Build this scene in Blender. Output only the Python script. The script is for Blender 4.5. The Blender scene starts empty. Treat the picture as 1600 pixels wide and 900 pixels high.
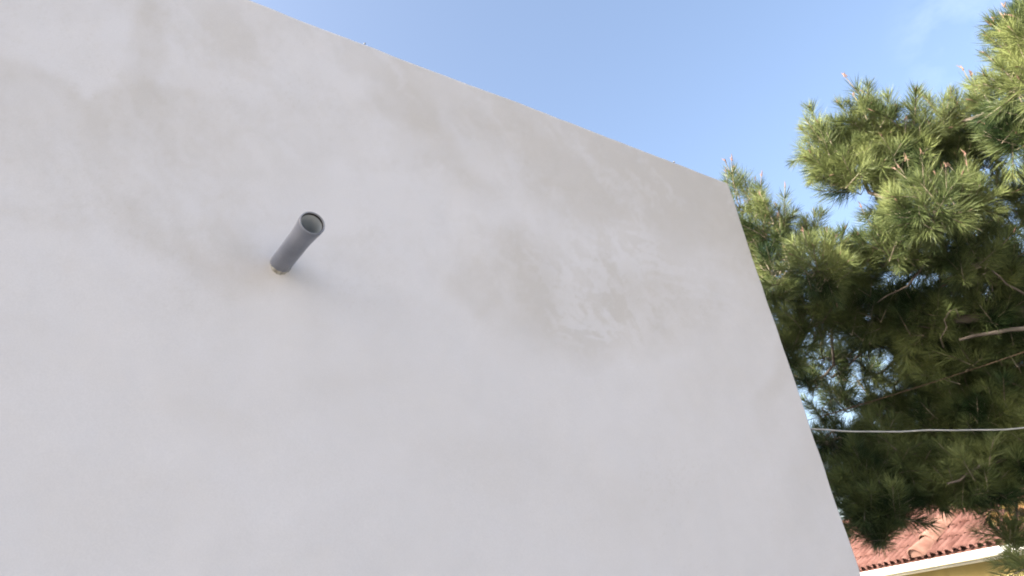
import bpy, bmesh, math, random
import numpy as np
from mathutils import Vector, Matrix

S = bpy.context.scene
C = S.collection
rnd = random.Random(7)
rng = np.random.default_rng(11)
R_ = math.radians

# ------------------------------------------------------------------ camera
F_PX = 1075.0                      # focal length in pixels of the 1600 px photo
RM = np.array([[0.8173397230530935, 0.16404312068945132, 0.552309362290699],
               [-0.5606670898908371, 0.44723675883978736, 0.6968727974715486],
               [-0.13269586064694128, -0.8792435021636202, 0.45751794770284093]])
CAM = np.array([0.0, 0.0, 2.60])
cam_d = bpy.data.cameras.new('camera')
cam = bpy.data.objects.new('camera', cam_d)
C.objects.link(cam)
cam_d.sensor_width = 36.0
cam_d.lens = 36.0 * F_PX / 1600.0
cam_d.clip_start = 0.05
cam_d.clip_end = 3000
m = Matrix.Identity(4)
for r in range(3):
    m[r][0] = RM[r, 0]; m[r][1] = -RM[r, 1]; m[r][2] = -RM[r, 2]; m[r][3] = CAM[r]
cam.matrix_world = m
S.camera = cam

# ------------------------------------------------------------------ sky and sun
SUN_AZ, SUN_EL = -78.0, 27.0       # degrees clockwise from +Y, and above the horizon
W = bpy.data.worlds.new("World"); S.world = W; W.use_nodes = True
nt = W.node_tree; nt.nodes.clear()
out = nt.nodes.new('ShaderNodeOutputWorld')
bg = nt.nodes.new('ShaderNodeBackground'); bg.inputs['Strength'].default_value = 0.15
sky = nt.nodes.new('ShaderNodeTexSky'); sky.sky_type = 'NISHITA'; sky.sun_disc = False
sky.sun_elevation = R_(SUN_EL); sky.sun_rotation = R_(SUN_AZ)
sky.altitude = 0; sky.air_density = 1.0; sky.dust_density = 6.0; sky.ozone_density = 1.0
# a few thin wisps of cloud in the sky itself
tc = nt.nodes.new('ShaderNodeTexCoord')
mp = nt.nodes.new('ShaderNodeMapping'); mp.inputs['Scale'].default_value = (9, 9, 16)
mp.inputs['Location'].default_value = (0.35, 0.1, 0.25)
nz = nt.nodes.new('ShaderNodeTexNoise'); nz.inputs['Scale'].default_value = 1.6
nz.inputs['Detail'].default_value = 7; nz.inputs['Roughness'].default_value = 0.6
rp = nt.nodes.new('ShaderNodeMapRange'); rp.inputs[1].default_value = 0.40; rp.inputs[2].default_value = 0.75
rp.inputs[3].default_value = 0.0; rp.inputs[4].default_value = 0.085
mx = nt.nodes.new('ShaderNodeMixRGB'); mx.inputs['Color2'].default_value = (5.2, 5.5, 6.0, 1)
L = nt.links.new
L(tc.outputs['Generated'], mp.inputs[0]); L(mp.outputs[0], nz.inputs['Vector'])
dt = nt.nodes.new('ShaderNodeVectorMath'); dt.operation = 'DOT_PRODUCT'
nrmz = nt.nodes.new('ShaderNodeVectorMath'); nrmz.operation = 'NORMALIZE'
wd = RM @ np.array([1515 - 800.0, 45 - 450.0, F_PX]); wd = wd / np.linalg.norm(wd)
dt.inputs[1].default_value = tuple(wd)
near = nt.nodes.new('ShaderNodeMapRange'); near.interpolation_type = 'SMOOTHSTEP'
near.inputs[1].default_value = math.cos(R_(5.5)); near.inputs[2].default_value = math.cos(R_(1.0))
ml = nt.nodes.new('ShaderNodeMath'); ml.operation = 'MULTIPLY'
L(tc.outputs['Generated'], nrmz.inputs[0]); L(nrmz.outputs[0], dt.inputs[0]); L(dt.outputs['Value'], near.inputs[0])
L(nz.outputs['Fac'], rp.inputs[0]); L(rp.outputs[0], ml.inputs[0]); L(near.outputs[0], ml.inputs[1]); L(ml.outputs[0], mx.inputs['Fac'])
L(sky.outputs[0], mx.inputs['Color1']); L(mx.outputs[0], bg.inputs[0]); L(bg.outputs[0], out.inputs[0])

sd = np.array([math.sin(R_(SUN_AZ)) * math.cos(R_(SUN_EL)), math.cos(R_(SUN_AZ)) * math.cos(R_(SUN_EL)), math.sin(R_(SUN_EL))])
sun_d = bpy.data.lights.new('sun', 'SUN'); sun_d.energy = 5.0; sun_d.angle = R_(0.55); sun_d.color = (1.0, 0.93, 0.80)
sun = bpy.data.objects.new('sun', sun_d); C.objects.link(sun)
sun.rotation_euler = Vector(sd).to_track_quat('Z', 'Y').to_euler()
sun.location = (-20, 5, 20)

S.view_settings.view_transform = 'Standard'
S.view_settings.look = 'None'
S.view_settings.gamma = 1
S.view_settings.use_curve_mapping = False
S.view_settings.exposure = 1.63
S.cycles.filter_width = 1.9        # the phone's slightly soft lens

# ------------------------------------------------------------------ helpers
def ray(px, py):
    d = RM @ np.array([px - 800.0, py - 450.0, F_PX])
    return d / np.linalg.norm(d)

def at(px, py, dist):
    return CAM + ray(px, py) * dist

def tag(o, label=None, cat=None, group=None, kind=None):
    if label: o['label'] = label
    if cat: o['category'] = cat
    if group: o['group'] = group
    if kind: o['kind'] = kind
    return o

def empty(name, loc=(0, 0, 0)):
    o = bpy.data.objects.new(name, None); o.location = loc; o.empty_display_size = 0.2
    C.objects.link(o); return o

def mesh_obj(name, v, f, mats, parent=None, smooth=False, mat_idx=None):
    me = bpy.data.meshes.new(name)
    me.from_pydata([tuple(map(float, p)) for p in v], [], [tuple(q) for q in f])
    for mt in (mats if isinstance(mats, (list, tuple)) else [mats]):
        me.materials.append(mt)
    if smooth: me.polygons.foreach_set('use_smooth', [True] * len(me.polygons))
    if mat_idx is not None: me.polygons.foreach_set('material_index', mat_idx)
    me.update()
    o = bpy.data.objects.new(name, me); C.objects.link(o)
    if parent is not None:
        o.parent = parent
        o.location = -Vector(parent.location) if parent.parent is None else (0, 0, 0)
    return o

def fast_mesh(name, v, tris, mats, mat_idx, parent=None, smooth=False):
    """v (n,3) float, tris (m,3) int"""
    me = bpy.data.meshes.new(name)
    n, k = len(v), len(tris)
    me.vertices.add(n); me.vertices.foreach_set('co', np.ascontiguousarray(v, dtype=np.float32).ravel())
    me.loops.add(3 * k); me.loops.foreach_set('vertex_index', np.ascontiguousarray(tris, dtype=np.int32).ravel())
    me.polygons.add(k); me.polygons.foreach_set('loop_start', np.arange(0, 3 * k, 3, dtype=np.int32))
    me.polygons.foreach_set('loop_total', np.full(k, 3, dtype=np.int32))
    for mt in mats: me.materials.append(mt)
    me.polygons.foreach_set('material_index', np.ascontiguousarray(mat_idx, dtype=np.int32))
    me.update(); me.validate()
    o = bpy.data.objects.new(name, me); C.objects.link(o)
    if parent is not None:
        o.parent = parent; o.location = -Vector(parent.location)
    return o

def frame_of(d):
    d = np.asarray(d, float); d = d / np.linalg.norm(d)
    a = np.array([0, 0, 1.0]) if abs(d[2]) < 0.9 else np.array([1.0, 0, 0])
    u = np.cross(a, d); u /= np.linalg.norm(u)
    return u, np.cross(d, u), d

def tube(pts, radii, n=8, caps=True):
    """swept tube through pts; returns verts, faces"""
    pts = [np.asarray(p, float) for p in pts]
    vs, fs = [], []
    u = None
    for i, p in enumerate(pts):
        d = pts[min(i + 1, len(pts) - 1)] - pts[max(i - 1, 0)]
        d = d / (np.linalg.norm(d) + 1e-9)
        if u is None: u, w, _ = frame_of(d)
        else:
            u = u - d * (u @ d); u /= np.linalg.norm(u); w = np.cross(d, u)
        for k in range(n):
            a = 2 * math.pi * k / n
            vs.append(p + radii[i] * (math.cos(a) * u + math.sin(a) * w))
    for i in range(len(pts) - 1):
        for k in range(n):
            k2 = (k + 1) % n
            fs.append((i * n + k, i * n + k2, (i + 1) * n + k2, (i + 1) * n + k))
    if caps:
        fs.append(tuple(range(n - 1, -1, -1)))
        fs.append(tuple((len(pts) - 1) * n + k for k in range(n)))
    return vs, fs

class MB:
    def __init__(s): s.v, s.f, s.m = [], [], []
    def add(s, v, f, mi=0):
        b = len(s.v); s.v += list(v); s.f += [tuple(i + b for i in q) for q in f]; s.m += [mi] * len(f)
    def tube(s, pts, rad, n=8, caps=True, mi=0): s.add(*tube(pts, rad, n, caps), mi)
    def obox(s, o, ax, ay, az, x0, x1, y0, y1, z0, z1, mi=0):
        o, ax, ay, az = (np.asarray(q, float) for q in (o, ax, ay, az))
        v = [o + ax * x + ay * y + az * z for z in (z0, z1) for y in (y0, y1) for x in (x0, x1)]
        s.add(v, [(0, 2, 3, 1), (4, 5, 7, 6), (0, 1, 5, 4), (2, 6, 7, 3), (0, 4, 6, 2), (1, 3, 7, 5)], mi)
    def build(s, name, mats, parent=None, smooth=False):
        return mesh_obj(name, s.v, s.f, mats, parent, smooth, s.m)

def lathe(origin, axis, prof, n=48):
    """prof: list of (distance along axis, radius); closed surface of revolution"""
    u, w, d = frame_of(axis); o = np.asarray(origin, float)
    vs, fs = [], []
    for (t, r) in prof:
        for k in range(n):
            a = 2 * math.pi * k / n
            vs.append(o + d * t + r * (math.cos(a) * u + math.sin(a) * w))
    for i in range(len(prof) - 1):
        for k in range(n):
            k2 = (k + 1) % n
            fs.append((i * n + k, i * n + k2, (i + 1) * n + k2, (i + 1) * n + k))
    return vs, fs

# numpy value noise ----------------------------------------------------
_tab = rng.random((256, 256))
def vnoise(x, y):
    xi = np.floor(x).astype(int); yi = np.floor(y).astype(int)
    fx = x - xi; fy = y - yi
    fx = fx * fx * (3 - 2 * fx); fy = fy * fy * (3 - 2 * fy)
    g = lambda a, b: _tab[a % 256, b % 256]
    return (g(xi, yi) * (1 - fx) + g(xi + 1, yi) * fx) * (1 - fy) + (g(xi, yi + 1) * (1 - fx) + g(xi + 1, yi + 1) * fx) * fy
def fbm(x, y, o=4):
    s, a, t = 0, 0.5, 0
    for k in range(o):
        s = s + a * vnoise(x * 2 ** k + 17.3 * k, y * 2 ** k + 5.1 * k); t += a; a *= 0.5
    return s / t

# ------------------------------------------------------------------ materials
def new_mat(name):
    mt = bpy.data.materials.new(name); mt.use_nodes = True
    t = mt.node_tree; b = t.nodes['Principled BSDF']
    return mt, t, b

def noise_mat(name, c1, c2, scale=5, rough=0.8, bump=0.0, bscale=None, detail=6, spec=0.3, coord='Object', contrast=(0.35, 0.65)):
    mt, t, b = new_mat(name)
    tcn = t.nodes.new('ShaderNodeTexCoord')
    n = t.nodes.new('ShaderNodeTexNoise'); n.inputs['Scale'].default_value = scale; n.inputs['Detail'].default_value = detail
    cr = t.nodes.new('ShaderNodeValToRGB')
    cr.color_ramp.elements[0].position = contrast[0]; cr.color_ramp.elements[1].position = contrast[1]
    cr.color_ramp.elements[0].color = (*c1, 1); cr.color_ramp.elements[1].color = (*c2, 1)
    t.links.new(tcn.outputs[coord], n.inputs['Vector']); t.links.new(n.outputs['Fac'], cr.inputs[0])
    t.links.new(cr.outputs[0], b.inputs['Base Color'])
    b.inputs['Roughness'].default_value = rough
    b.inputs['Specular IOR Level'].default_value = spec
    if bump:
        n2 = t.nodes.new('ShaderNodeTexNoise'); n2.inputs['Scale'].default_value = bscale or scale * 4; n2.inputs['Detail'].default_value = 5
        bp = t.nodes.new('ShaderNodeBump'); bp.inputs['Strength'].default_value = bump; bp.inputs['Distance'].default_value = 0.01
        t.links.new(tcn.outputs[coord], n2.inputs['Vector']); t.links.new(n2.outputs['Fac'], bp.inputs['Height'])
        t.links.new(bp.outputs[0], b.inputs['Normal'])
    return mt

def plaster_mat():
    mt, t, b = new_mat('plaster')
    at_ = t.nodes.new('ShaderNodeAttribute'); at_.attribute_name = 'damp'
    tcn = t.nodes.new('ShaderNodeTexCoord')
    mpn = t.nodes.new('ShaderNodeMapping'); mpn.inputs['Scale'].default_value = (1, 1, 1)
    n = t.nodes.new('ShaderNodeTexNoise'); n.inputs['Scale'].default_value = 9; n.inputs['Detail'].default_value = 8; n.inputs['Roughness'].default_value = 0.6
    t.links.new(tcn.outputs['Object'], mpn.inputs[0]); t.links.new(mpn.outputs[0], n.inputs['Vector'])
    # fac = damp + (noise-.5)*.25
    ma = t.nodes.new('ShaderNodeMath'); ma.operation = 'MULTIPLY_ADD'; ma.inputs[1].default_value = 0.35; ma.inputs[2].default_value = -0.175
    t.links.new(n.outputs['Fac'], ma.inputs[0])
    mb = t.nodes.new('ShaderNodeMath'); mb.operation = 'ADD'; mb.use_clamp = True
    t.links.new(ma.outputs[0], mb.inputs[0]); t.links.new(at_.outputs['Fac'], mb.inputs[1])
    mix = t.nodes.new('ShaderNodeMixRGB')
    mix.inputs['Color1'].default_value = (0.630, 0.612, 0.628, 1)     # dry, chalky
    mix.inputs['Color2'].default_value = (0.538, 0.510, 0.494, 1)     # still damp, beige
    t.links.new(mb.outputs[0], mix.inputs['Fac'])
    # fine grain
    g = t.nodes.new('ShaderNodeTexNoise'); g.inputs['Scale'].default_value = 220; g.inputs['Detail'].default_value = 3
    gm = t.nodes.new('ShaderNodeMapRange'); gm.inputs[1].default_value = 0.25; gm.inputs[2].default_value = 0.75; gm.inputs[3].default_value = 0.965; gm.inputs[4].default_value = 1.035
    t.links.new(tcn.outputs['Object'], g.inputs['Vector']); t.links.new(g.outputs['Fac'], gm.inputs[0])
    mul = t.nodes.new('ShaderNodeMixRGB'); mul.blend_type = 'MULTIPLY'; mul.inputs['Fac'].default_value = 1
    t.links.new(mix.outputs[0], mul.inputs['Color1']); t.links.new(gm.outputs[0], mul.inputs['Color2'])
    t.links.new(mul.outputs[0], b.inputs['Base Color'])
    b.inputs['Roughness'].default_value = 0.92; b.inputs['Specular IOR Level'].default_value = 0.15
    # trowel undulation + grain bump
    mp2 = t.nodes.new('ShaderNodeMapping'); mp2.inputs['Scale'].default_value = (1.0, 1.0, 1.6); mp2.inputs['Rotation'].default_value = (0, R_(25), 0)
    n2 = t.nodes.new('ShaderNodeTexNoise'); n2.inputs['Scale'].default_value = 3.2; n2.inputs['Detail'].default_value = 4
    t.links.new(tcn.outputs['Object'], mp2.inputs[0]); t.links.new(mp2.outputs[0], n2.inputs['Vector'])
    b1 = t.nodes.new('ShaderNodeBump'); b1.inputs['Strength'].default_value = 0.5; b1.inputs['Distance'].default_value = 0.012
    b2 = t.nodes.new('ShaderNodeBump'); b2.inputs['Strength'].default_value = 0.12; b2.inputs['Distance'].default_value = 0.002
    t.links.new(n2.outputs['Fac'], b1.inputs['Height']); t.links.new(g.outputs['Fac'], b2.inputs['Height'])
    t.links.new(b1.outputs[0], b2.inputs['Normal']); t.links.new(b2.outputs[0], b.inputs['Normal'])
    return mt

def leaf_mat(name, c1, c2, scale=3.0, trans=0.3, rough=0.45, c3=None):
    mt = bpy.data.materials.new(name); mt.use_nodes = True
    t = mt.node_tree; t.nodes.clear()
    o = t.nodes.new('ShaderNodeOutputMaterial')
    tcn = t.nodes.new('ShaderNodeTexCoord')
    n = t.nodes.new('ShaderNodeTexNoise'); n.inputs['Scale'].default_value = scale; n.inputs['Detail'].default_value = 5
    cr = t.nodes.new('ShaderNodeValToRGB')
    cr.color_ramp.elements[0].position = 0.36; cr.color_ramp.elements[1].position = 0.70
    cr.color_ramp.elements[0].color = (*c1, 1); cr.color_ramp.elements[1].color = (*c2, 1)
    t.links.new(tcn.outputs['Object'], n.inputs['Vector']); t.links.new(n.outputs['Fac'], cr.inputs[0])
    d = t.nodes.new('ShaderNodeBsdfPrincipled'); d.inputs['Roughness'].default_value = rough; d.inputs['Specular IOR Level'].default_value = 0.2
    tr = t.nodes.new('ShaderNodeBsdfTranslucent')
    t.links.new(cr.outputs[0], d.inputs['Base Color']); t.links.new(cr.outputs[0], tr.inputs['Color'])
    mxs = t.nodes.new('ShaderNodeMixShader'); mxs.inputs[0].default_value = trans
    t.links.new(d.outputs[0], mxs.inputs[1]); t.links.new(tr.outputs[0], mxs.inputs[2]); t.links.new(mxs.outputs[0], o.inputs[0])
    return mt

M = {}
M['plaster'] = plaster_mat()
M['slab'] = noise_mat('concrete', (0.28, 0.27, 0.25), (0.40, 0.39, 0.37), 6, 0.9, 0.2)
M['ground'] = noise_mat('ground_soil', (0.20, 0.19, 0.17), (0.28, 0.27, 0.245), 1.5, 0.95, 0.4, 8)
M['pvc'] = noise_mat('grey_pvc', (0.122, 0.136, 0.180), (0.166, 0.180, 0.228), 9, 0.28, 0.04, 60, spec=0.45)
M['pvc_in_lit'] = noise_mat('grey_pvc_inside_lit', (0.52, 0.55, 0.58), (0.60, 0.63, 0.66), 10, 0.5)  # pipe plastic lightened: light falling inside the bore is put into the colour
M['pvc_rim_highlight'] = noise_mat('grey_pvc_rim_highlight', (0.20, 0.21, 0.25), (0.27, 0.28, 0.32), 10, 0.25, spec=0.6)  # lighter grey than the pipe: the lip's highlight painted into the colour
M['rubber'] = noise_mat('black_rubber', (0.012, 0.012, 0.014), (0.02, 0.02, 0.022), 20, 0.6)
M['mortar'] = noise_mat('mortar', (0.26, 0.25, 0.23), (0.42, 0.415, 0.40), 40, 0.95, 0.6, 120)
M['zinc'] = noise_mat('zinc', (0.25, 0.25, 0.26), (0.4, 0.4, 0.4), 60, 0.35)
M['zinc'].node_tree.nodes['Principled BSDF'].inputs['Metallic'].default_value = 0.8
M['cable'] = noise_mat('white_cable', (0.20, 0.21, 0.22), (0.28, 0.29, 0.30), 14, 0.5)
M['rust'] = noise_mat('rusty_wire', (0.045, 0.028, 0.02), (0.08, 0.045, 0.03), 30, 0.8)
M['post'] = noise_mat('galvanised_post', (0.30, 0.31, 0.32), (0.42, 0.43, 0.44), 10, 0.5)
M['tile'] = noise_mat('terracotta', (0.066, 0.025, 0.020), (0.150, 0.076, 0.066), 5.5, 0.85, 0.3, 40, detail=10, contrast=(0.3, 0.72))
M['tile_pale'] = noise_mat('pale_terracotta', (0.120, 0.058, 0.045), (0.215, 0.125, 0.102), 6, 0.85, 0.3, 40)
M['white'] = noise_mat('white_paint', (0.74, 0.74, 0.72), (0.84, 0.84, 0.82), 2, 0.45)
M['yellow'] = noise_mat('yellow_render', (0.33, 0.27, 0.11), (0.42, 0.345, 0.15), 3, 0.9, 0.2, 80)
M['bark'] = noise_mat('pine_bark', (0.045, 0.035, 0.029), (0.20, 0.17, 0.148), 7, 0.95, 0.8, 18, contrast=(0.3, 0.7))
M['twig'] = noise_mat('pale_twig', (0.11, 0.09, 0.07), (0.26, 0.225, 0.18), 9, 0.9, 0.5, 30)
M['bud'] = noise_mat('pink_bud', (0.16, 0.09, 0.07), (0.27, 0.18, 0.145), 30, 0.8)
M['needle'] = leaf_mat('pine_needles', (0.020, 0.040, 0.015), (0.200, 0.238, 0.090), 2.8, 0.15)
M['leaf'] = leaf_mat('broad_leaf', (0.20, 0.20, 0.06), (0.30, 0.13, 0.07), 5, 0.3)

# ------------------------------------------------------------------ ground
g = mesh_obj('ground', [(-400, -400, 0), (400, -400, 0), (400, 400, 0), (-400, 400, 0)], [(0, 1, 2, 3)], M['ground'])
tag(g, kind='structure')

# ------------------------------------------------------------------ plastered building
DW = 2.20                              # wall distance from the camera
WX1 = 1.729 * DW                       # right end
WZ1 = CAM[2] + 1.214 * DW              # top edge
WX0 = -7.0
DEPTH = 7.5

def to_px(X, Z):
    """wall chart: the photo's pixel grid laid on the wall plane, used to place its stains"""
    d = np.stack([X - CAM[0], np.full_like(X, DW), Z - CAM[2]], -1) @ RM
    return 800 + F_PX * d[..., 0] / d[..., 2], 450 + F_PX * d[..., 1] / d[..., 2]

def damp_mask(X, Z):
    u, v = to_px(X, Z)
    wx = (fbm(u / 90, v / 90, 4) - .5) * 110; wy = (fbm(u / 90 + 40, v / 90 + 9, 4) - .5) * 90
    U, V = u + wx, v + wy
    wxs = (fbm(u / 35 + 3, v / 35, 3) - .5) * 42; wys = (fbm(u / 35 + 70, v / 35 + 9, 3) - .5) * 42
    U2, V2 = u + wx * .4 + wxs, v + wy * .4 + wys
    def blob(cx, cy, rx, ry, ang=0, soft=0.5, warp=1):
        a, b = (U, V) if warp == 1 else (U2, V2)
        c, s = math.cos(R_(ang)), math.sin(R_(ang))
        dx, dy = a - cx, b - cy
        r = np.sqrt(((dx * c + dy * s) / rx) ** 2 + ((-dx * s + dy * c) / ry) ** 2)
        return np.clip((1 + soft - r) / (2 * soft), 0, 1) ** 1.3
    m = np.full_like(u, 0.10)
    def add(k, *a, **kw):
        nonlocal m; m = m + k * blob(*a, **kw) * (1 - np.clip(m, 0, 1) * .5)
    def sub(k, *a, **kw):
        nonlocal m; m = m * (1 - k * blob(*a, **kw))
    edge = np.clip(1 - (v - (-152 + 0.3854 * u)) / (75 + 60 * fbm(u / 120, v / 300, 3)), 0, 1)
    m = m + .45 * np.sqrt(edge)
    # broad damp ground on the right and along the top, still drying
    add(.72, 1000, 295, 250, 100, 18, .5)
    add(.80, 890, 460, 170, 80, 8, .4); add(.4, 800, 460, 60, 80, 0, .5)
    add(.45, 1040, 480, 120, 60, 8, .5)
    add(.45, 1165, 420, 50, 200, 18, .5)
    add(.40, 1225, 560, 26, 120, 20, .6)
    add(.30, 1280, 700, 26, 140, 20, .6)
    add(.50, 690, 225, 140, 70, 28, .6)
    add(.35, 620, 165, 70, 45, 40, .5)
    add(.60, 300, 375, 140, 44, 24, .5)
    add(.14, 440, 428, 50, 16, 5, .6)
    add(.45, 170, 230, 270, 95, 0, .6)
    add(.50, 228, 65, 32, 110, 4, .4)
    add(.55, 365, 65, 85, 40, 25, .5)
    add(.45, 50, 335, 80, 18, 5, .6, warp=2)
    add(.22, 330, 640, 70, 40, 5, .8); add(.2, 540, 600, 100, 36, 0, .8); add(.2, 760, 720, 130, 45, 10, .8)
    add(.2, 980, 800, 100, 60, 0, .8); add(.18, 180, 800, 100, 50, 0, .8)
    # dry, chalky places
    sub(.7, 95, 85, 90, 30, 32, .5); sub(.6, 185, 60, 18, 80, 4, .6, warp=2); sub(.5, 20, 30, 60, 18, 20, .6)
    sub(.6, 320, 120, 26, 90, -30, .6); sub(.5, 450, 75, 60, 40, 25, .6)
    sub(.65, 530, 110, 24, 50, -28, .6); sub(.75, 590, 330, 100, 90, 0, .6)
    sub(.6, 790, 285, 36, 110, -30, .7); sub(.5, 730, 210, 22, 60, -28, .7)
    sub(.45, 700, 420, 60, 110, 0, .6); sub(.4, 60, 420, 120, 60, 10, .7)
    sub(.6, 1125, 450, 30, 75, -14, .7); sub(.55, 1080, 440, 45, 16, 16, .8, warp=2); sub(.6, 1130, 530, 60, 60, 0, .7)
    sub(.35, 890, 410, 60, 70, -30, .8)
    # pale filler dragged thin over the damp ground by the trowel: broken strokes
    def strokes(ang, ln, wd, seed, lo, hi):
        c, s = math.cos(R_(ang)), math.sin(R_(ang))
        a_ = (u * c + v * s) / ln + seed; b_ = (-u * s + v * c) / wd + seed * 1.7
        wob = (fbm(u / 60 + seed, v / 60, 3) - .5) * 2.2
        n = fbm(a_, b_ + wob, 4) * .75 + fbm(u / 7 + seed, v / 7, 2) * .25
        return np.clip((n - lo) / (hi - lo), 0, 1)
    zone = np.clip(blob(890, 415, 85, 75, -20, .8) + blob(960, 500, 75, 32, 10, .8) + blob(985, 400, 60, 36, 10, .8) + .8 * blob(1090, 450, 60, 55, 10, .8), 0, 1)
    m = m * (1 - .74 * zone * np.maximum(strokes(58, 55, 11, 3.1, .50, .62), strokes(14, 42, 8, 8.4, .53, .64)))
    up = np.clip((620 - v) / 260, 0, 1)
    m = m * (1 - .45 * up * strokes(55, 120, 22, 21.3, .50, .70))
    m = m + .20 * up * strokes(20, 140, 30, 33.3, .52, .72) + .13 * up * strokes(85, 120, 26, 41.0, .52, .72)
    m = m + (fbm(u / 60 + 11, v / 60, 5) - .5) * .30 * (0.45 + .55 * up)
    m = m + (fbm(u / 11 + 5, v / 11, 3) - .5) * .12 * (0.4 + m)
    # the curved lap of an earlier coat, upper left
    arc = np.interp(u, [-200, 0, 60, 110, 137, 170, 230, 300, 360, 420], [60, 80, 98, 130, 146, 129, 124, 132, 148, 172]) + (fbm(u / 40 + 2, v / 40, 3) - .5) * 16
    d_ = v - arc
    m = m + .42 * np.clip(d_ / 14, 0, 1) * np.clip(1 - d_ / 130, 0, 1) * np.clip((430 - u) / 160, 0, 1)
    m = m * (1 - .45 * np.clip(-d_ / 14, 0, 1) * np.clip(1 + d_ / 70, 0, 1) * np.clip((330 - u) / 120, 0, 1) * (1 - .8 * blob(230, 60, 36, 120, 4, .4)))
    # pinholes and grit
    pin = fbm(u / 3.1 + 60, v / 3.1, 2) * .6 + fbm(u / 150, v / 150 + 8, 2) * .4
    m = m + np.clip((pin - .745) / .06, 0, 1) * .22
    return np.clip(m, 0, 1)

bld = empty('plastered_building', (0, DW, 0))
tag(bld, 'pale plastered building with blotchy damp patches filling most of the view', 'building')

def build_wall():
    xs = np.concatenate([np.linspace(WX0, -1.2, 30)[:-1], np.linspace(-1.2, WX1, 620)])
    zs = np.concatenate([np.linspace(0, 2.3, 14)[:-1], np.linspace(2.3, WZ1, 380)])
    nx, nz = len(xs), len(zs)
    X, Z = np.meshgrid(xs, zs)                      # rows = z
    # hand-made edges: the arrises wander by a few millimetres
    ex = (fbm(Z * 1.7 + 3, Z * 0 + .5, 4) - .5) * .060 + (fbm(Z * 9, Z * 0 + 4.5, 2) - .5) * .008
    ez = (fbm(X * 1.1 + 30, X * 0 + 9.5, 4) - .5) * .030 + (fbm(X * 8, X * 0 + 14.5, 3) - .5) * .010
    wX = np.clip((X - (WX1 - .25)) / .25, 0, 1) ** 2; wZ = np.clip((Z - (WZ1 - .2)) / .2, 0, 1) ** 2
    Xd, Zd = X + ex * wX, Z + ez * wZ
    Y = DW + (fbm(X * 1.3 + 5, Z * 1.3, 4) - .5) * .012
    # arris slightly rounded
    rr = .010
    Y = Y + rr * np.clip((Z - (WZ1 - .012)) / .012, 0, 1) ** 2 + rr * np.clip((X - (WX1 - .012)) / .012, 0, 1) ** 2
    V = np.stack([Xd, Y, Zd], -1).reshape(-1, 3).tolist()
    idx = lambda i, j: i * nx + j
    Fc = [(idx(i, j), idx(i, j + 1), idx(i + 1, j + 1), idx(i + 1, j)) for i in range(nz - 1) for j in range(nx - 1)]
    damp = damp_mask(X, Z).reshape(-1).tolist()
    def v(p, d=.4):
        V.append(list(p)); damp.append(d); return len(V) - 1
    T = .22; yb = DW + DEPTH
    # top rim of the front wall, right-hand end wall, back, left
    top_in = [v((min(max(V[idx(nz - 1, j)][0], WX0 + T), WX1 - T), DW + T, V[idx(nz - 1, j)][2] + .004)) for j in range(nx)]
    for j in range(nx - 1):
        Fc.append((idx(nz - 1, j), idx(nz - 1, j + 1), top_in[j + 1], top_in[j]))
    inner = [v((V[k][0], DW + T, WZ1 - .45)) for k in top_in]
    for j in range(nx - 1): Fc.append((top_in[j], top_in[j + 1], inner[j + 1], inner[j]))
    right_b = [v((WX1, yb, zs[i])) for i in range(nz)]
    for i in range(nz - 1): Fc.append((idx(i, nx - 1), right_b[i], right_b[i + 1], idx(i + 1, nx - 1)))
    left_b = [v((WX0, yb, zs[i])) for i in range(nz)]
    for i in range(nz - 1): Fc.append((left_b[i], idx(i, 0), idx(i + 1, 0), left_b[i + 1]))
    Fc.append((right_b[0], left_b[0], left_b[-1], right_b[-1]))
    # rim of the other three walls and their inner faces
    a, b_ = idx(nz - 1, nx - 1), idx(nz - 1, 0)
    ir, il = v((WX1 - T, yb - T, WZ1)), v((WX0 + T, yb - T, WZ1))
    Fc += [(a, right_b[-1], ir, top_in[-1]), (right_b[-1], left_b[-1], il, ir), (left_b[-1], b_, top_in[0], il)]
    jr, jl = v((WX1 - T, yb - T, WZ1 - .45)), v((WX0 + T, yb - T, WZ1 - .45))
    Fc += [(top_in[-1], ir, jr, inner[-1]), (ir, il, jl, jr), (il, top_in[0], inner[0], jl)]
    o = mesh_obj('wall', V, Fc, M['plaster'], bld, smooth=False)
    me = o.data
    at_ = me.attributes.new('damp', 'FLOAT', 'POINT'); at_.data.foreach_set('value', damp)
    sm = [False] * len(me.polygons); n0 = (nz - 1) * (nx - 1)
    sm[:n0] = [True] * n0; me.polygons.foreach_set('use_smooth', sm)
build_wall()
mb = MB(); mb.obox((0, 0, 0), (1, 0, 0), (0, 1, 0), (0, 0, 1), WX0 + .223, WX1 - .223, DW + .223, DW + DEPTH - .223, WZ1 - .60, WZ1 - .40)
mb.build('roof_slab', M['slab'], bld)

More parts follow.
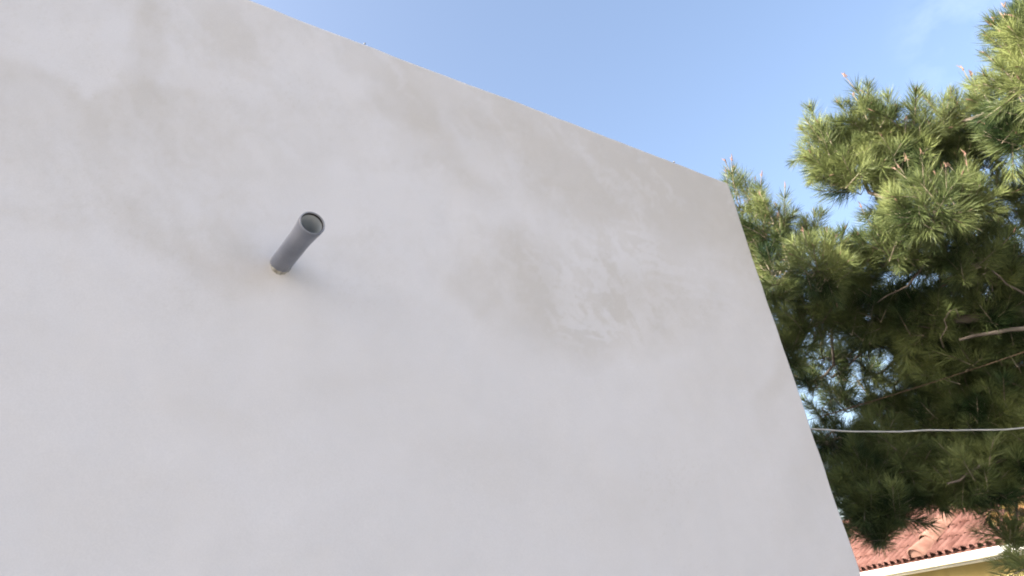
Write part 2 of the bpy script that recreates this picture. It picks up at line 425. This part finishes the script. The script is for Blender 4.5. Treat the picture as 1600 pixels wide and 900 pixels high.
# ------------------------------------------------------------------ pvc spout
PB = np.array([0.312 * DW, DW, CAM[2] + 0.612 * DW])
PE = CAM + ray(488.4, 348.3) * ((DW - 0.143 * DW) / ray(488.4, 348.3)[1])
pax = PE - PB; PL = np.linalg.norm(pax); pax /= PL
pipe = empty('drain_pipe', tuple(PB))
tag(pipe, 'short grey plastic pipe with an open flared end sticking out of the plastered wall', 'pipe')
r0, r1 = .0385, .0440
prof = [(-.15, r0), (PL - .125, r0), (PL - .105, r0 + .0004), (PL - .075, r0 + .0022), (PL - .050, r1 - .0016), (PL - .034, r1 - .0003), (PL - .020, r1 + .0004), (PL - .003, r1 + .0006), (PL, r1 - .0008),
        (PL, r1 - .0035), (PL - .003, r1 - .0048)]
mesh_obj('pipe_body', *lathe(PB, pax, prof, 64), M['pvc'], pipe, smooth=True)
mesh_obj('rim', *lathe(PB, pax, [(PL - .0002, r1 - .0012), (PL + .0008, r1 - .0018), (PL + .0008, r1 - .0038), (PL - .0034, r1 - .0050)], 64), M['pvc_rim_highlight'], pipe, smooth=True)
mesh_obj('rubber_seal', *lathe(PB, pax, [(PL - .0035, r1 - .0047), (PL - .005, r1 - .0068), (PL - .010, r1 - .0072), (PL - .013, r1 - .006)], 64), M['rubber'], pipe, smooth=True)
mesh_obj('bore', *lathe(PB, pax, [(PL - .012, r1 - .0066), (PL - .060, r1 - .0068), (PL - .075, r0 - .0028), (.10, r0 - .0028), (-.15, r0 - .0028), (-.15, .0005)], 64), M['pvc_in_lit'], pipe, smooth=True)
# mortar bedded round the pipe where it leaves the wall
def collar():
    n, rings = 56, 6
    vs, fs = [], []
    u, w = np.array([1.0, 0, 0]), np.array([0, 0, 1.0])
    for i in range(rings):
        t = i / (rings - 1)
        for k in range(n):
            a = 2 * math.pi * k / n
            low = .5 - .5 * math.sin(a)                       # fatter below
            jag = rnd.uniform(-1, 1)
            R =   .0375 + (.001 + .004 * low + .003 * math.sin(3 * a + 1) + .002 * jag) * t
            h = (.010 + .008 * low + .003 * jag) * (1 - t) ** 1.4 - .006 * t
            vs.append(PB + R * (math.cos(a) * u + math.sin(a) * w) + np.array([0, -h, 0]) + np.array([0, 0, -.004 * low * t]))
    for i in range(rings - 1):
        for k in range(n):
            k2 = (k + 1) % n
            fs.append((i * n + k, (i + 1) * n + k, (i + 1) * n + k2, i * n + k2))
    mesh_obj('mortar_collar', vs, fs, M['mortar'], pipe, smooth=True)
collar()

# ------------------------------------------------------------------ small nails left on the parapet's edge
def wall_top(px):
    d = ray(px, -152 + 0.3854 * px); return CAM + d * (DW / d[1])
def nail(px, lab, s=1.0, lean=0.3):
    p = wall_top(px); p[2] = WZ1 - .004; p[1] += .012
    t = empty('nail', tuple(p)); tag(t, lab, 'nail', 'nails on the parapet edge')
    d = np.array([lean, -.45, .55]); d /= np.linalg.norm(d)
    mesh_obj('shank', *tube([p - d * .02, p + d * .016 * s], [.0022 * s] * 2, 8), M['rubber'], t)
    mesh_obj('head', *tube([p + d * .014 * s, p + d * .0155 * s, p + d * .019 * s, p + d * .020 * s], [.006 * s, .008 * s, .008 * s, .005 * s], 12), M['zinc'], t)
nail(572, 'small metal nail head on the upper left part of the wall edge, against the sky', 0.75, -.3)
nail(1053, 'bright metal nail head on the wall edge near the corner by the pine', 0.95, .3)

# ------------------------------------------------------------------ cables
post_top = np.array([6.1, 1.05, 3.75])
def edge_pt(px, py):
    d = ray(px, py); return CAM + d * (WX1 / d[0])
c0 = edge_pt(1266, 670); c0 = np.array([WX1 + .004, DW + .02, c0[2]])
c1 = at(1606, 663, 5.0)
c2 = c1 + (c1 - c0) * .55; c2[2] += .03
post_xy = c2.copy()
pts = []
for i in range(61):
    s = i / 60
    p = c0 + (c2 - c0) * s
    p[2] -= .16 * s * (1 - s) * 1.0
    p[2] += .004 * math.sin(s * 17 + 1) * (1 - s * .5) + .0015 * math.sin(s * 41)
    p[1] += .008 * math.sin(s * 15)
    pts.append(p)
cab0 = c0
cab = mesh_obj('cable', *tube(pts, [.0046] * len(pts), 10), M['cable'], None, smooth=True)
tag(cab, 'thick pale grey cable strung from the wall corner across in front of the pine', 'cable')
ak = MB()
ak.obox(cab0, (0, 1, 0), (0, 0, 1), (1, 0, 0), -.012, .03, -.02, .035, -.006, .0)
ak.tube([cab0 + np.array([-.004, .008, .012]), cab0 + np.array([.016, .006, .012]), cab0 + np.array([.020, .002, .003]), cab0 + np.array([.012, .0, -.006])], [.003] * 4, 7)
ak.build('anchor', M['rust'], cab)
w0 = edge_pt(1268, 660); w0 = np.array([WX1 + .003, DW + .30, w0[2] + .04])
w1 = at(1600, 545, 5.6); w2 = w1 + (w1 - w0) * .35
pts = []
for i in range(31):
    s = i / 30; p = w0 + (w2 - w0) * s; p[2] -= .10 * s * (1 - s); pts.append(p)
wr = mesh_obj('wire', *tube(pts, [.0022] * 31, 6), M['rust'], None, smooth=True)
tag(wr, 'thin rusty wire slanting up from the wall corner through the dark pine', 'wire')
pst = empty('metal_post', (float(post_xy[0]), float(post_xy[1]), 0)); tag(pst, 'galvanised steel post carrying the pale cable beside the pine', 'post')
PZ = float(post_xy[2]) + .12
px_, py_ = float(post_xy[0]) + .03, float(post_xy[1])
mesh_obj('pole', *tube([(px_, py_, -.2), (px_, py_, PZ)], [.03, .03], 16), M['post'], pst)
mesh_obj('cap', *tube([(px_, py_, PZ), (px_, py_, PZ + .02), (px_, py_, PZ + .04)], [.034, .034, .018], 16), M['post'], pst)

# ------------------------------------------------------------------ neighbouring house with a tiled roof
def house():
    e = np.array([math.sin(R_(26)), math.cos(R_(26)), 0]); u = np.array([e[1], -e[0], 0])       # along the eaves / into the house
    P = CAM + np.array([math.sin(R_(66)), math.cos(R_(66)), 0]) * 12.7; P[2] = CAM[2] + .365
    hz = P[2]
    h = empty('tiled_house', (float(P[0]), float(P[1]), 0))
    tag(h, 'yellow house with a terracotta tile roof and a white eaves gutter beyond the pine', 'house')
    a0, a1, run, pit = -5.0, 7.5, 1.6, R_(32)
    slope = u * math.cos(pit) + np.array([0, 0, math.sin(pit)])
    nrm = np.cross(e, slope); nrm = nrm if nrm[2] > 0 else -nrm
    # tiles: rows of half-round covers, stepped every 0.36 m up the slope
    pitch_w, step = .165, .34
    rows = int((a1 - a0) / pitch_w); k = 10
    courses = int(run / math.cos(pit) / step)
    V, Fc = [], []
    for r_ in range(rows):
        # each row is a strip of barrel + pan
        row_off = rnd.uniform(-.012, .012)
        for c_ in range(courses):
            jit = rnd.uniform(-.006, .006); ju = rnd.uniform(-.012, .012) + row_off
            b0 = len(V)
            for (t, lift, dn) in ((0, .028, 0), (1.06, .004, 1)):
                for q in range(k + 1):
                    s = q / k
                    if s < .62:
                        th = math.pi * s / .62; x = -math.cos(th) * .053; z = math.sin(th) * .047
                    else:
                        th = math.pi * (s - .62) / .38; x = .053 + (1 - math.cos(th)) * .5 * .060; z = -math.sin(th) * .016
                    sc = 1 - .08 * dn
                    V.append(P + e * (a0 + r_ * pitch_w + x * sc + jit) + slope * (c_ * step + t * step + ju * (1 if c_ else .5)) + nrm * (z * sc + lift))
            for q in range(k): Fc.append((b0 + q, b0 + q + 1, b0 + k + 2 + q, b0 + k + 1 + q))
            if c_ == 0:
                b2 = len(V); mid_ = V[b0] * .5 + V[b0 + 6] * .5
                V.append(mid_ + slope * .025)
                for q in range(7): V.append(V[b0 + q] + slope * .025 - nrm * .010)
                for q in range(6): Fc.append((b2, b2 + 1 + q, b2 + 2 + q))
            # thickness of the lower edge
            b1 = len(V)
            for q in range(k + 1): V.append(np.array(V[b0 + q]) - nrm * .016)
            for q in range(k): Fc.append((b1 + q, b1 + q + 1, b0 + q + 1, b0 + q))
    roof = mesh_obj('roof', V, Fc, M['tile'], h, smooth=True)
    # raised cap row running up the slope
    mbc = MB()
    for c_ in range(courses):
        base = P + e * 0.72 + slope * (c_ * step)
        n = 12; vs, fs = [], []
        for (t, rad, lift) in ((-.05, .165, .085), (step * 1.05, .138, .050)):
            for q in range(n + 1):
                th = math.pi * q / n
                vs.append(base + slope * t - e * math.cos(th) * rad + nrm * (math.sin(th) * rad * .95 + lift - .03))
        fs = [(q, q + 1, n + 2 + q, n + 1 + q) for q in range(n)]
        b1 = len(vs)
        for q in range(n + 1): vs.append(np.array(vs[q]) * 1.0 - nrm * .018)
        fs += [(b1 + q, b1 + q + 1, q + 1, q) for q in range(n)]
        if c_ == 0:
            b2 = len(vs); vs.append(base + slope * .0 + nrm * .03)
            for q in range(n + 1): vs.append(vs[q] + slope * .03 - nrm * .012)
            fs += [(b2, b2 + 1 + q, b2 + 2 + q) for q in range(n)]
        mbc.add(vs, fs)
    # roof deck under the tiles, and the back slope
    mbd = MB()
    U3 = run
    mbd.obox(P + np.array([0, 0, 0]), e, slope, nrm, a0 - .1, a1 + .0, .02, run / math.cos(pit), -.09, -.045)
    ridge = P + u * run + np.array([0, 0, run * math.tan(pit)])
    bs = u * math.cos(pit) - np.array([0, 0, math.sin(pit)]); bn = np.cross(e, bs); bn = bn if bn[2] > 0 else -bn
    mbd.obox(ridge, e, bs, bn, a0 - .1, a1, 0.02, run / math.cos(pit), -.09, -.03)
    deck = mbd.build('roof_deck', M['tile'], h)
    mbc.build('cap_tiles', M['tile_pale'], h, smooth=True)
    mbr = MB()
    x = a0
    while x < a1 - .4:
        n = 12; vs = []
        for (t, rad, lift) in ((0, .125, .02), (.44, .108, .0)):
            for q in range(n + 1):
                th = math.pi * q / n
                vs.append(ridge + e * (x + t) - u * math.cos(th) * rad + np.array([0, 0, math.sin(th) * rad + lift - .035 + rnd.uniform(-.004, .004)]))
        mbr.add(vs, [(q, q + 1, n + 2 + q, n + 1 + q) for q in range(n)])
        x += .40
    mbr.build('ridge_tiles', M['tile'], h, smooth=True)
    # gutter: box gutter with rolled lip, two lengths meeting at a joint
    def gutter(x0, x1):
        prof = [(.03, -.045), (-.135, -.045), (-.150, -.050), (-.156, -.062), (-.150, -.125), (-.135, -.150), (-.10, -.160), (.02, -.163)]
        vs, fs = [], []
        nseg = 14
        for i in range(nseg + 1):
            x = x0 + (x1 - x0) * i / nseg
            for (y, z) in prof: vs.append(P + e * x + u * (y + .05) + np.array([0, 0, z + .012 * math.sin(x * 1.1) * 0]))
        n = len(prof)
        for i in range(nseg):
            for q in range(n - 1): fs.append((i * n + q, i * n + q + 1, (i + 1) * n + q + 1, (i + 1) * n + q))
        fs.append(tuple(range(n))); fs.append(tuple(nseg * n + q for q in range(n - 1, -1, -1)))
        mesh_obj('gutter', vs, fs, M['white'], h)
    gutter(a0 - .1, .40); gutter(.43, a1)
    mbs = MB(); mbs.obox(P, e, u, (0, 0, 1), a0, a1 - .1, .07, .45, -.195, -.168)
    mbs.build('soffit', M['white'], h)
    mbw = MB(); mbw.obox(P, e, u, (0, 0, 1), a0 + .1, a1 - .2, .40, run * 2 - .35, -hz, -.198)
    mbw.build('wall', M['yellow'], h)
    return e, u, P
he, hu, hP = house()

# ------------------------------------------------------------------ pine
TRX, TRY = 6.70, -0.55                   # trunk, outside the right edge of the view

def shoot_template(seed, length, nn, nl, stem_bare=.2, bud=True, droop=0.0, wid=.0032, t_hi=.97):
    r = np.random.default_rng(seed)
    V, T, Mi = [], [], []
    # stem
    ns = 4
    bend = r.normal(0, .08, 2)
    def axis(t): return np.array([bend[0] * t * t * length, bend[1] * t * t * length, t * length])
    ring = []
    top = 1.0
    for t, rad in ((0, .0042), (.5, .0036), (top, .0026)):
        a = axis(t)
        for k in range(ns):
            th = 2 * math.pi * k / ns; V.append(a + rad * np.array([math.cos(th), math.sin(th), 0]))
    for i in range(2):
        for k in range(ns):
            k2 = (k + 1) % ns; a, b, c, d = i * ns + k, i * ns + k2, (i + 1) * ns + k2, (i + 1) * ns + k
            T += [(a, b, c), (a, c, d)]; Mi += [1, 1]
    if bud:
        for q in range(r.integers(1, 4)):
            off = r.normal(0, .006, 2) * (q > 0); tip = r.normal(0, .012, 2)
            L_ = r.uniform(.022, .045)
            b = len(V)
            for t, rad in ((-.01, .0030), (L_ * .45, .0042), (L_, .0010)):
                a = axis(1) + np.array([off[0] + tip[0] * t / L_, off[1] + tip[1] * t / L_, t])
                for k in range(4):
                    th = 2 * math.pi * k / 4; V.append(a + rad * np.array([math.cos(th), math.sin(th), 0]))
            for i in range(2):
                for k in range(4):
                    k2 = (k + 1) % 4; a, c, d, e_ = b + i * 4 + k, b + i * 4 + k2, b + (i + 1) * 4 + k2, b + (i + 1) * 4 + k
                    T += [(a, c, d), (a, d, e_)]; Mi += [2, 2]
    # needles: each one a slim bent blade of three triangles
    for i in range(nn):
        t = r.uniform(stem_bare, t_hi) if r.random() < .85 else r.uniform(t_hi - .12, t_hi)
        az = r.uniform(0, 2 * math.pi)
        ang = R_(r.normal(62 - 30 * t, 11))
        out_ = np.array([math.cos(az), math.sin(az), 0]); d = out_ * math.sin(ang) + np.array([0, 0, math.cos(ang)])
        ln = nl * r.uniform(.7, 1.1) * (0.75 + .35 * math.sin(math.pi * min(t * 1.1, 1)))
        p0 = axis(t); side = np.cross(d, r.normal(0, 1, 3)); side /= np.linalg.norm(side)
        p1 = p0 + d * ln * .55
        d2 = d + np.array([0, 0, .16]) + r.normal(0, .07, 3) - droop * out_ * 0; d2 /= np.linalg.norm(d2)
        p2 = p1 + d2 * ln * .45
        b = len(V); w = wid
        V += [p0 - side * w * .4, p0 + side * w * .4, p1 - side * w * .5, p1 + side * w * .5, p2]
        T += [(b, b + 1, b + 3), (b, b + 3, b + 2), (b + 2, b + 3, b + 4)]; Mi += [0, 0, 0]
    return np.array(V), np.array(T), np.array(Mi)

TPL = [shoot_template(s, L_, nn, nl, bare, bud) for s, L_, nn, nl, bare, bud in (
    (1, .25, 150, .135, .08, True), (2, .22, 140, .145, .08, True), (3, .28, 160, .130, .10, True),
    (4, .20, 140, .145, .05, False), (5, .24, 150, .150, .05, False), (6, .18, 130, .135, .05, False))]
TPL += [shoot_template(21, .33, 130, .125, .06, True, t_hi=.72), shoot_template(22, .37, 130, .130, .06, True, t_hi=.66)]

# foliage pads: pixel of the photo, radii there in pixels, distance in metres, number of shoots, thickness
PADS = [
 # upper left plate
 (1292, 240, 40, 45, 6.0, 34), (1345, 205, 45, 45, 6.15, 38), (1405, 215, 50, 48, 6.3, 40), (1462, 205, 42, 50, 6.5, 36), (1350, 272, 70, 28, 5.95, 40), (1425, 262, 50, 30, 6.2, 30),
 # top right
 (1608, 120, 42, 80, 5.7, 60), (1640, 30, 50, 70, 5.9, 50), (1600, 215, 36, 34, 5.8, 26), (1545, 190, 32, 40, 6.5, 30), (1720, 130, 80, 150, 6.6, 110), (1690, 290, 60, 70, 6.6, 40),
 # middle
 (1445, 325, 52, 45, 5.5, 44), (1500, 330, 38, 45, 6.0, 34), (1400, 385, 50, 34, 5.75, 34), (1480, 400, 70, 40, 6.0, 50), (1540, 420, 45, 40, 6.3, 36), (1395, 330, 28, 30, 6.1, 14),
 # left, beside the wall
 (1195, 355, 36, 45, 6.1, 34), (1215, 425, 36, 45, 6.0, 34), (1160, 330, 30, 40, 6.3, 16), (1280, 420, 44, 36, 5.55, 36), (1330, 425, 40, 36, 5.9, 32), (1255, 375, 30, 26, 6.6, 14), (1160, 430, 40, 70, 6.4, 30),
 # dark belly
 (1270, 490, 60, 36, 6.1, 50), (1350, 490, 60, 40, 6.2, 56), (1430, 490, 60, 50, 6.3, 64), (1510, 490, 60, 50, 6.5, 60), (1590, 470, 50, 60, 6.8, 44), (1228, 545, 30, 32, 6.0, 28),
 (1370, 532, 45, 16, 6.6, 18), (1450, 570, 45, 45, 6.5, 56), (1500, 570, 60, 60, 6.6, 70), (1580, 560, 60, 70, 6.7, 70), (1460, 650, 55, 50, 6.7, 64), (1530, 650, 60, 60, 6.6, 70), (1600, 660, 60, 70, 6.6, 70),
 (1330, 735, 55, 40, 6.4, 56), (1390, 720, 55, 45, 6.5, 60), (1450, 730, 60, 50, 6.6, 66), (1520, 740, 60, 50, 6.4, 66), (1590, 722, 50, 36, 6.5, 44), (1370, 785, 50, 36, 6.3, 50), (1368, 828, 20, 26, 6.2, 22), (1430, 770, 40, 18, 6.5, 24), (1500, 775, 45, 16, 6.5, 24),
 (1300, 690, 40, 26, 6.5, 24), (1400, 600, 14, 50, 6.9, 9),
 (1300, 590, 30, 26, 7.0, 7), (1345, 640, 36, 22, 6.9, 8), (1365, 585, 24, 24, 7.1, 7), (1285, 640, 26, 22, 6.8, 7), (1325, 555, 30, 16, 6.9, 8), (1400, 650, 26, 30, 7.0, 14), (1320, 680, 40, 14, 6.8, 10),
 (1262, 600, 20, 24, 6.7, 8), (1310, 612, 30, 18, 7.3, 9), (1340, 595, 40, 40, 8.6, 12), (1285, 560, 30, 20, 6.7, 8), (1375, 625, 22, 18, 6.8, 8),
 (1525, 240, 32, 24, 6.6, 18), (1545, 300, 34, 34, 6.7, 16), (1600, 300, 30, 30, 7.0, 12), (1580, 350, 36, 28, 6.8, 16), (1585, 842, 26, 8, 6.4, 8), (1500, 270, 30, 24, 6.4, 16),
 # farther masses that close the depth of the crown
 (1475, 525, 75, 50, 7.9, 80), (1550, 560, 100, 80, 8.0, 110), (1540, 690, 110, 70, 7.9, 110), (1420, 740, 100, 40, 7.6, 80), (1560, 440, 60, 40, 7.8, 50),
 # beyond the frame
 (1720, 520, 80, 120, 6.9, 90), (1740, 720, 80, 90, 6.8, 80), (1850, 400, 90, 150, 7.3, 80), (1860, 650, 90, 120, 7.2, 80), (1800, 200, 90, 120, 7.3, 70), (1730, -100, 110, 110, 6.6, 90), (1890, 0, 100, 120, 7.4, 60), (1690, 860, 60, 40, 6.6, 34), (1622, 888, 30, 14, 6.0, 10),
]

def px2m(px, py, dist):
    c = (RM.T @ ray(px, py))[2]
    return dist * c / F_PX * (0.5 + 0.5 / c ** 0.5)

def build_pine():
    pine = empty('pine_tree', (TRX, TRY, 0))
    tag(pine, 'bushy long needled pine tree behind the wall corner, sunlit above and dark below', 'tree')
    # trunk, leaning a little
    tp = []; tr = []
    for i in range(12):
        z = i * .65
        tp.append((TRX + .10 * math.sin(z * .6) - .02 * z, TRY + .08 * math.sin(z * .8 + 1), z - .15)); tr.append(max(.03, .19 - .020 * z))
    mesh_obj('trunk', *tube(tp, tr, 14), M['bark'], pine, smooth=True)
    def trunk_at(z):
        z = min(max(z, .3), 7.0); k = z / .65; i = min(int(k), 10); f = k - i
        return np.array(tp[i]) * (1 - f) + np.array(tp[i + 1]) * f
    VV, TT, MM = [], [], []; base = 0
    HUBT = [(at(1650, 190, 6.9), None, .085, .05), (at(1480, 235, 6.7), 0, .045, .03), (at(1345, 245, 6.3), 1, .028, .016),
            (at(1570, 440, 7.0), None, .085, .055), (at(1455, 400, 6.5), 3, .045, .025), (at(1580, 560, 7.0), None, .08, .05), (at(1430, 520, 6.7), 5, .045, .03),
            (at(1290, 470, 6.3), 6, .028, .018), (at(1205, 420, 6.3), 7, .017, .012), (at(1580, 690, 6.9), None, .07, .045), (at(1440, 715, 6.8), 9, .04, .026), (at(1345, 755, 6.5), 10, .024, .015)]
    HUBS = [h_[0] for h_ in HUBT]
    twigs = MB()
    limbs = []
    up = np.array([0, 0, 1.0])
    for (px, py, rx, ry, dist, n) in PADS:
        c = at(px, py, dist); s = px2m(px, py, dist)
        X_, Y_ = RM[:, 0], -RM[:, 1]
        ax, ay = rx * s, ry * s; az_ = .6 * (ax + ay)
        # each pad hangs on the nearest bough
        hb_ = min(HUBS, key=lambda h_: np.linalg.norm(h_ - c)) if px < 1660 and py < 860 else None
        if hb_ is None:
            z0 = min(max(c[2] - (.5 if py < 850 else .05), .8), 6.8); src = trunk_at(z0); r_ = .03
        else:
            src = hb_; r_ = .013 + .00010 * n
        limbs.append((src, c, r_))
        hubs = []
        nh = max(2, n // 6)
        for q in range(nh):
            d = np.array([rnd.gauss(0, 1) for _ in range(3)]); d /= np.linalg.norm(d); d *= rnd.uniform(.2, .6)
            hp = c + X_ * ax * d[0] + Y_ * ay * d[1] + RM[:, 2] * az_ * d[2]
            hubs.append(hp)
            mm = (c + hp) / 2 + np.array([rnd.uniform(-.03, .03) for _ in range(3)])
            twigs.tube([c - (hp - c) * .1, mm, hp], [.008, .006, .004], 5, False)
        for q in range(int(n * 1.25)):
            d = np.array([rnd.gauss(0, 1) for _ in range(3)]); d /= np.linalg.norm(d)
            rad = rnd.uniform(.30, 1.0) ** .6
            p = c + (X_ * ax * d[0] + Y_ * ay * d[1] + RM[:, 2] * az_ * d[2]) * rad
            outw = X_ * d[0] + Y_ * d[1] + RM[:, 2] * d[2]
            dr = outw * .68 + up * (rnd.uniform(.45, 1.15) if d[1] > .3 else rnd.uniform(.1, .9)) + np.array([rnd.gauss(0, .35) for _ in range(3)])
            dr /= np.linalg.norm(dr)
            k = rnd.choice((0, 1, 2, 3, 4)) if d[1] > .1 else rnd.choice((3, 4, 5, 1))
            if py > 480 and k < 3: k = rnd.choice((3, 4, 5))
            if py < 480 and d[1] > .45 and rad > .75 and rnd.random() < .55:
                k = rnd.choice((6, 7)); dr = outw * .25 + up + np.array([rnd.gauss(0, .18) for _ in range(3)]); dr /= np.linalg.norm(dr)
            v, t, mi = TPL[k]
            u_, w_, d_ = frame_of(dr); a = rnd.uniform(0, 2 * math.pi); sc = rnd.uniform(.68, 1.2)
            uu = u_ * math.cos(a) + w_ * math.sin(a); ww = np.cross(d_, uu)
            Mx = np.stack([uu, ww, d_]) * sc
            root = p - dr * .10
            VV.append(v @ Mx + root); TT.append(t + base); MM.append(mi); base += len(v)
            if q % 2 == 0:
                hb = min(hubs, key=lambda h_: np.linalg.norm(h_ - root))
                mm = (hb + root) / 2 + np.array([rnd.uniform(-.02, .02) for _ in range(3)])
                twigs.tube([hb, mm, root], [.0045, .004, .0035], 4, False)
    V = np.concatenate(VV); T = np.concatenate(TT); Mi = np.concatenate(MM)
    fast_mesh('crown', V, T, [M['needle'], M['twig'], M['bud']], Mi, pine)
    twigs.build('twigs', M['twig'], pine, smooth=True)
    print('needle tris', len(T))
    def bough(a, b, ra, rb, wob):
        L_ = np.linalg.norm(b - a); n = max(5, int(L_ / .16)); o1 = np.array([rnd.gauss(0, 1) for _ in range(3)]) * wob * L_
        o2 = np.array([rnd.gauss(0, 1) for _ in range(3)]) * wob * L_ * .5
        pts, rad = [], []
        for i in range(n + 1):
            s_ = i / n
            pts.append(a + (b - a) * s_ + o1 * math.sin(math.pi * s_) + o2 * math.sin(2 * math.pi * s_) + np.array([rnd.gauss(0, .012) for _ in range(3)]) * (0 < i < n))
            rad.append((ra * (1 - s_) + rb * s_) * rnd.uniform(.88, 1.12))
        mesh_obj('limb', *tube(pts, rad, 9), M['bark'], pine, smooth=True)
    for k, (hp, par, ra, rb) in enumerate(HUBT):
        bough(trunk_at(hp[2] - .6) if par is None else HUBS[par], hp, ra, rb, .07)
    for (a, b, r_) in limbs: bough(np.asarray(a), b, r_, .009, .09)
    # the stout knotty boughs seen at the right
    for (pa, pb, pc, r_) in (((1470, 505, 6.2), (1535, 490, 6.25), (1720, 480, 7.0), .055), ((1530, 415, 6.1), (1570, 412, 6.3), (1730, 420, 7.1), .04),
                             ((1545, 425, 6.0), (1598, 460, 6.1), (1720, 520, 7.0), .011), ((1480, 760, 6.1), (1530, 715, 6.1), (1720, 690, 7.0), .016),
                             ((1370, 470, 5.8), (1440, 440, 5.85), (1460, 395, 5.8), .009), ((1500, 530, 6.0), (1590, 508, 6.2), (1730, 500, 7.0), .022),
                             ((1470, 545, 5.85), (1478, 470, 5.9), (1500, 490, 6.0), .006)):
        A, B, Cc = at(*pa), at(*pb), at(*pc)
        pts = []
        for i in range(9):
            s = i / 8; pts.append((1 - s) ** 2 * A + 2 * s * (1 - s) * B + s * s * Cc + np.array([rnd.uniform(-.02, .02) for _ in range(3)]))
        mesh_obj('limb', *tube(pts, [r_ * (.45 + .7 * i / 8) for i in range(9)], 9), M['bark'], pine, smooth=True)
build_pine()

# ------------------------------------------------------------------ leafy shrub by the neighbour's roof
def shrub():
    c = at(1574, 797, 10.4)
    b = np.array([c[0] + 1.0, c[1] - 1.1, 0])
    sh = empty('leafy_shrub', (float(b[0]), float(b[1]), 0)); tag(sh, 'broad leaved shrub with yellow and reddish leaves in front of the tiled roof', 'shrub')
    mbx = MB(); lv, lt = [], []
    pts = [b + np.array([0, 0, -.1]), b * .6 + c * .4 + np.array([.2, -.1, .0]), b * .2 + c * .8 + np.array([0.1, -.1, .08]), c]
    pts[1][2] = 1.3; pts[2][2] = c[2] - .25
    mbx.tube(pts, [.03, .022, .014, .008], 8)
    for q in range(11):
        d = np.array([rnd.gauss(0, .22), rnd.gauss(0, .22), rnd.gauss(0.03, .11)])
        a = pts[2] * .4 + c * .6; e_ = c + d
        mbx.tube([a, (a + e_) / 2 + np.array([0, 0, .04]), e_], [.007, .005, .003], 5)
        for k in range(6):
            p = a + (e_ - a) * rnd.uniform(.4, 1.05)
            ln = rnd.uniform(.08, .14); dr = np.array([rnd.gauss(0, 1), rnd.gauss(0, 1), rnd.gauss(-.2, .6)]); dr /= np.linalg.norm(dr)
            u_, w_, _ = frame_of(dr); ang = rnd.uniform(0, 6.28); sd_ = u_ * math.cos(ang) + w_ * math.sin(ang); nn = np.cross(dr, sd_)
            i0 = len(lv)
            for (t, w, z) in ((0, 0, 0), (.3, .34, .06), (.62, .36, .05), (1, 0, -.06)):
                if w == 0: lv.append(p + dr * ln * t + nn * ln * z)
                else: lv.extend([p + dr * ln * t + sd_ * ln * w + nn * ln * z, p + dr * ln * t + nn * ln * (z - .07), p + dr * ln * t - sd_ * ln * w + nn * ln * z])
            lt += [(i0, i0 + 1, i0 + 2), (i0, i0 + 2, i0 + 3), (i0 + 1, i0 + 4, i0 + 5), (i0 + 1, i0 + 5, i0 + 2), (i0 + 2, i0 + 5, i0 + 6), (i0 + 2, i0 + 6, i0 + 3), (i0 + 4, i0 + 7, i0 + 5), (i0 + 5, i0 + 7, i0 + 6)]
    mbx.build('stem', M['bark'], sh, smooth=True)
    mesh_obj('foliage', lv, lt, M['leaf'], sh)
shrub()
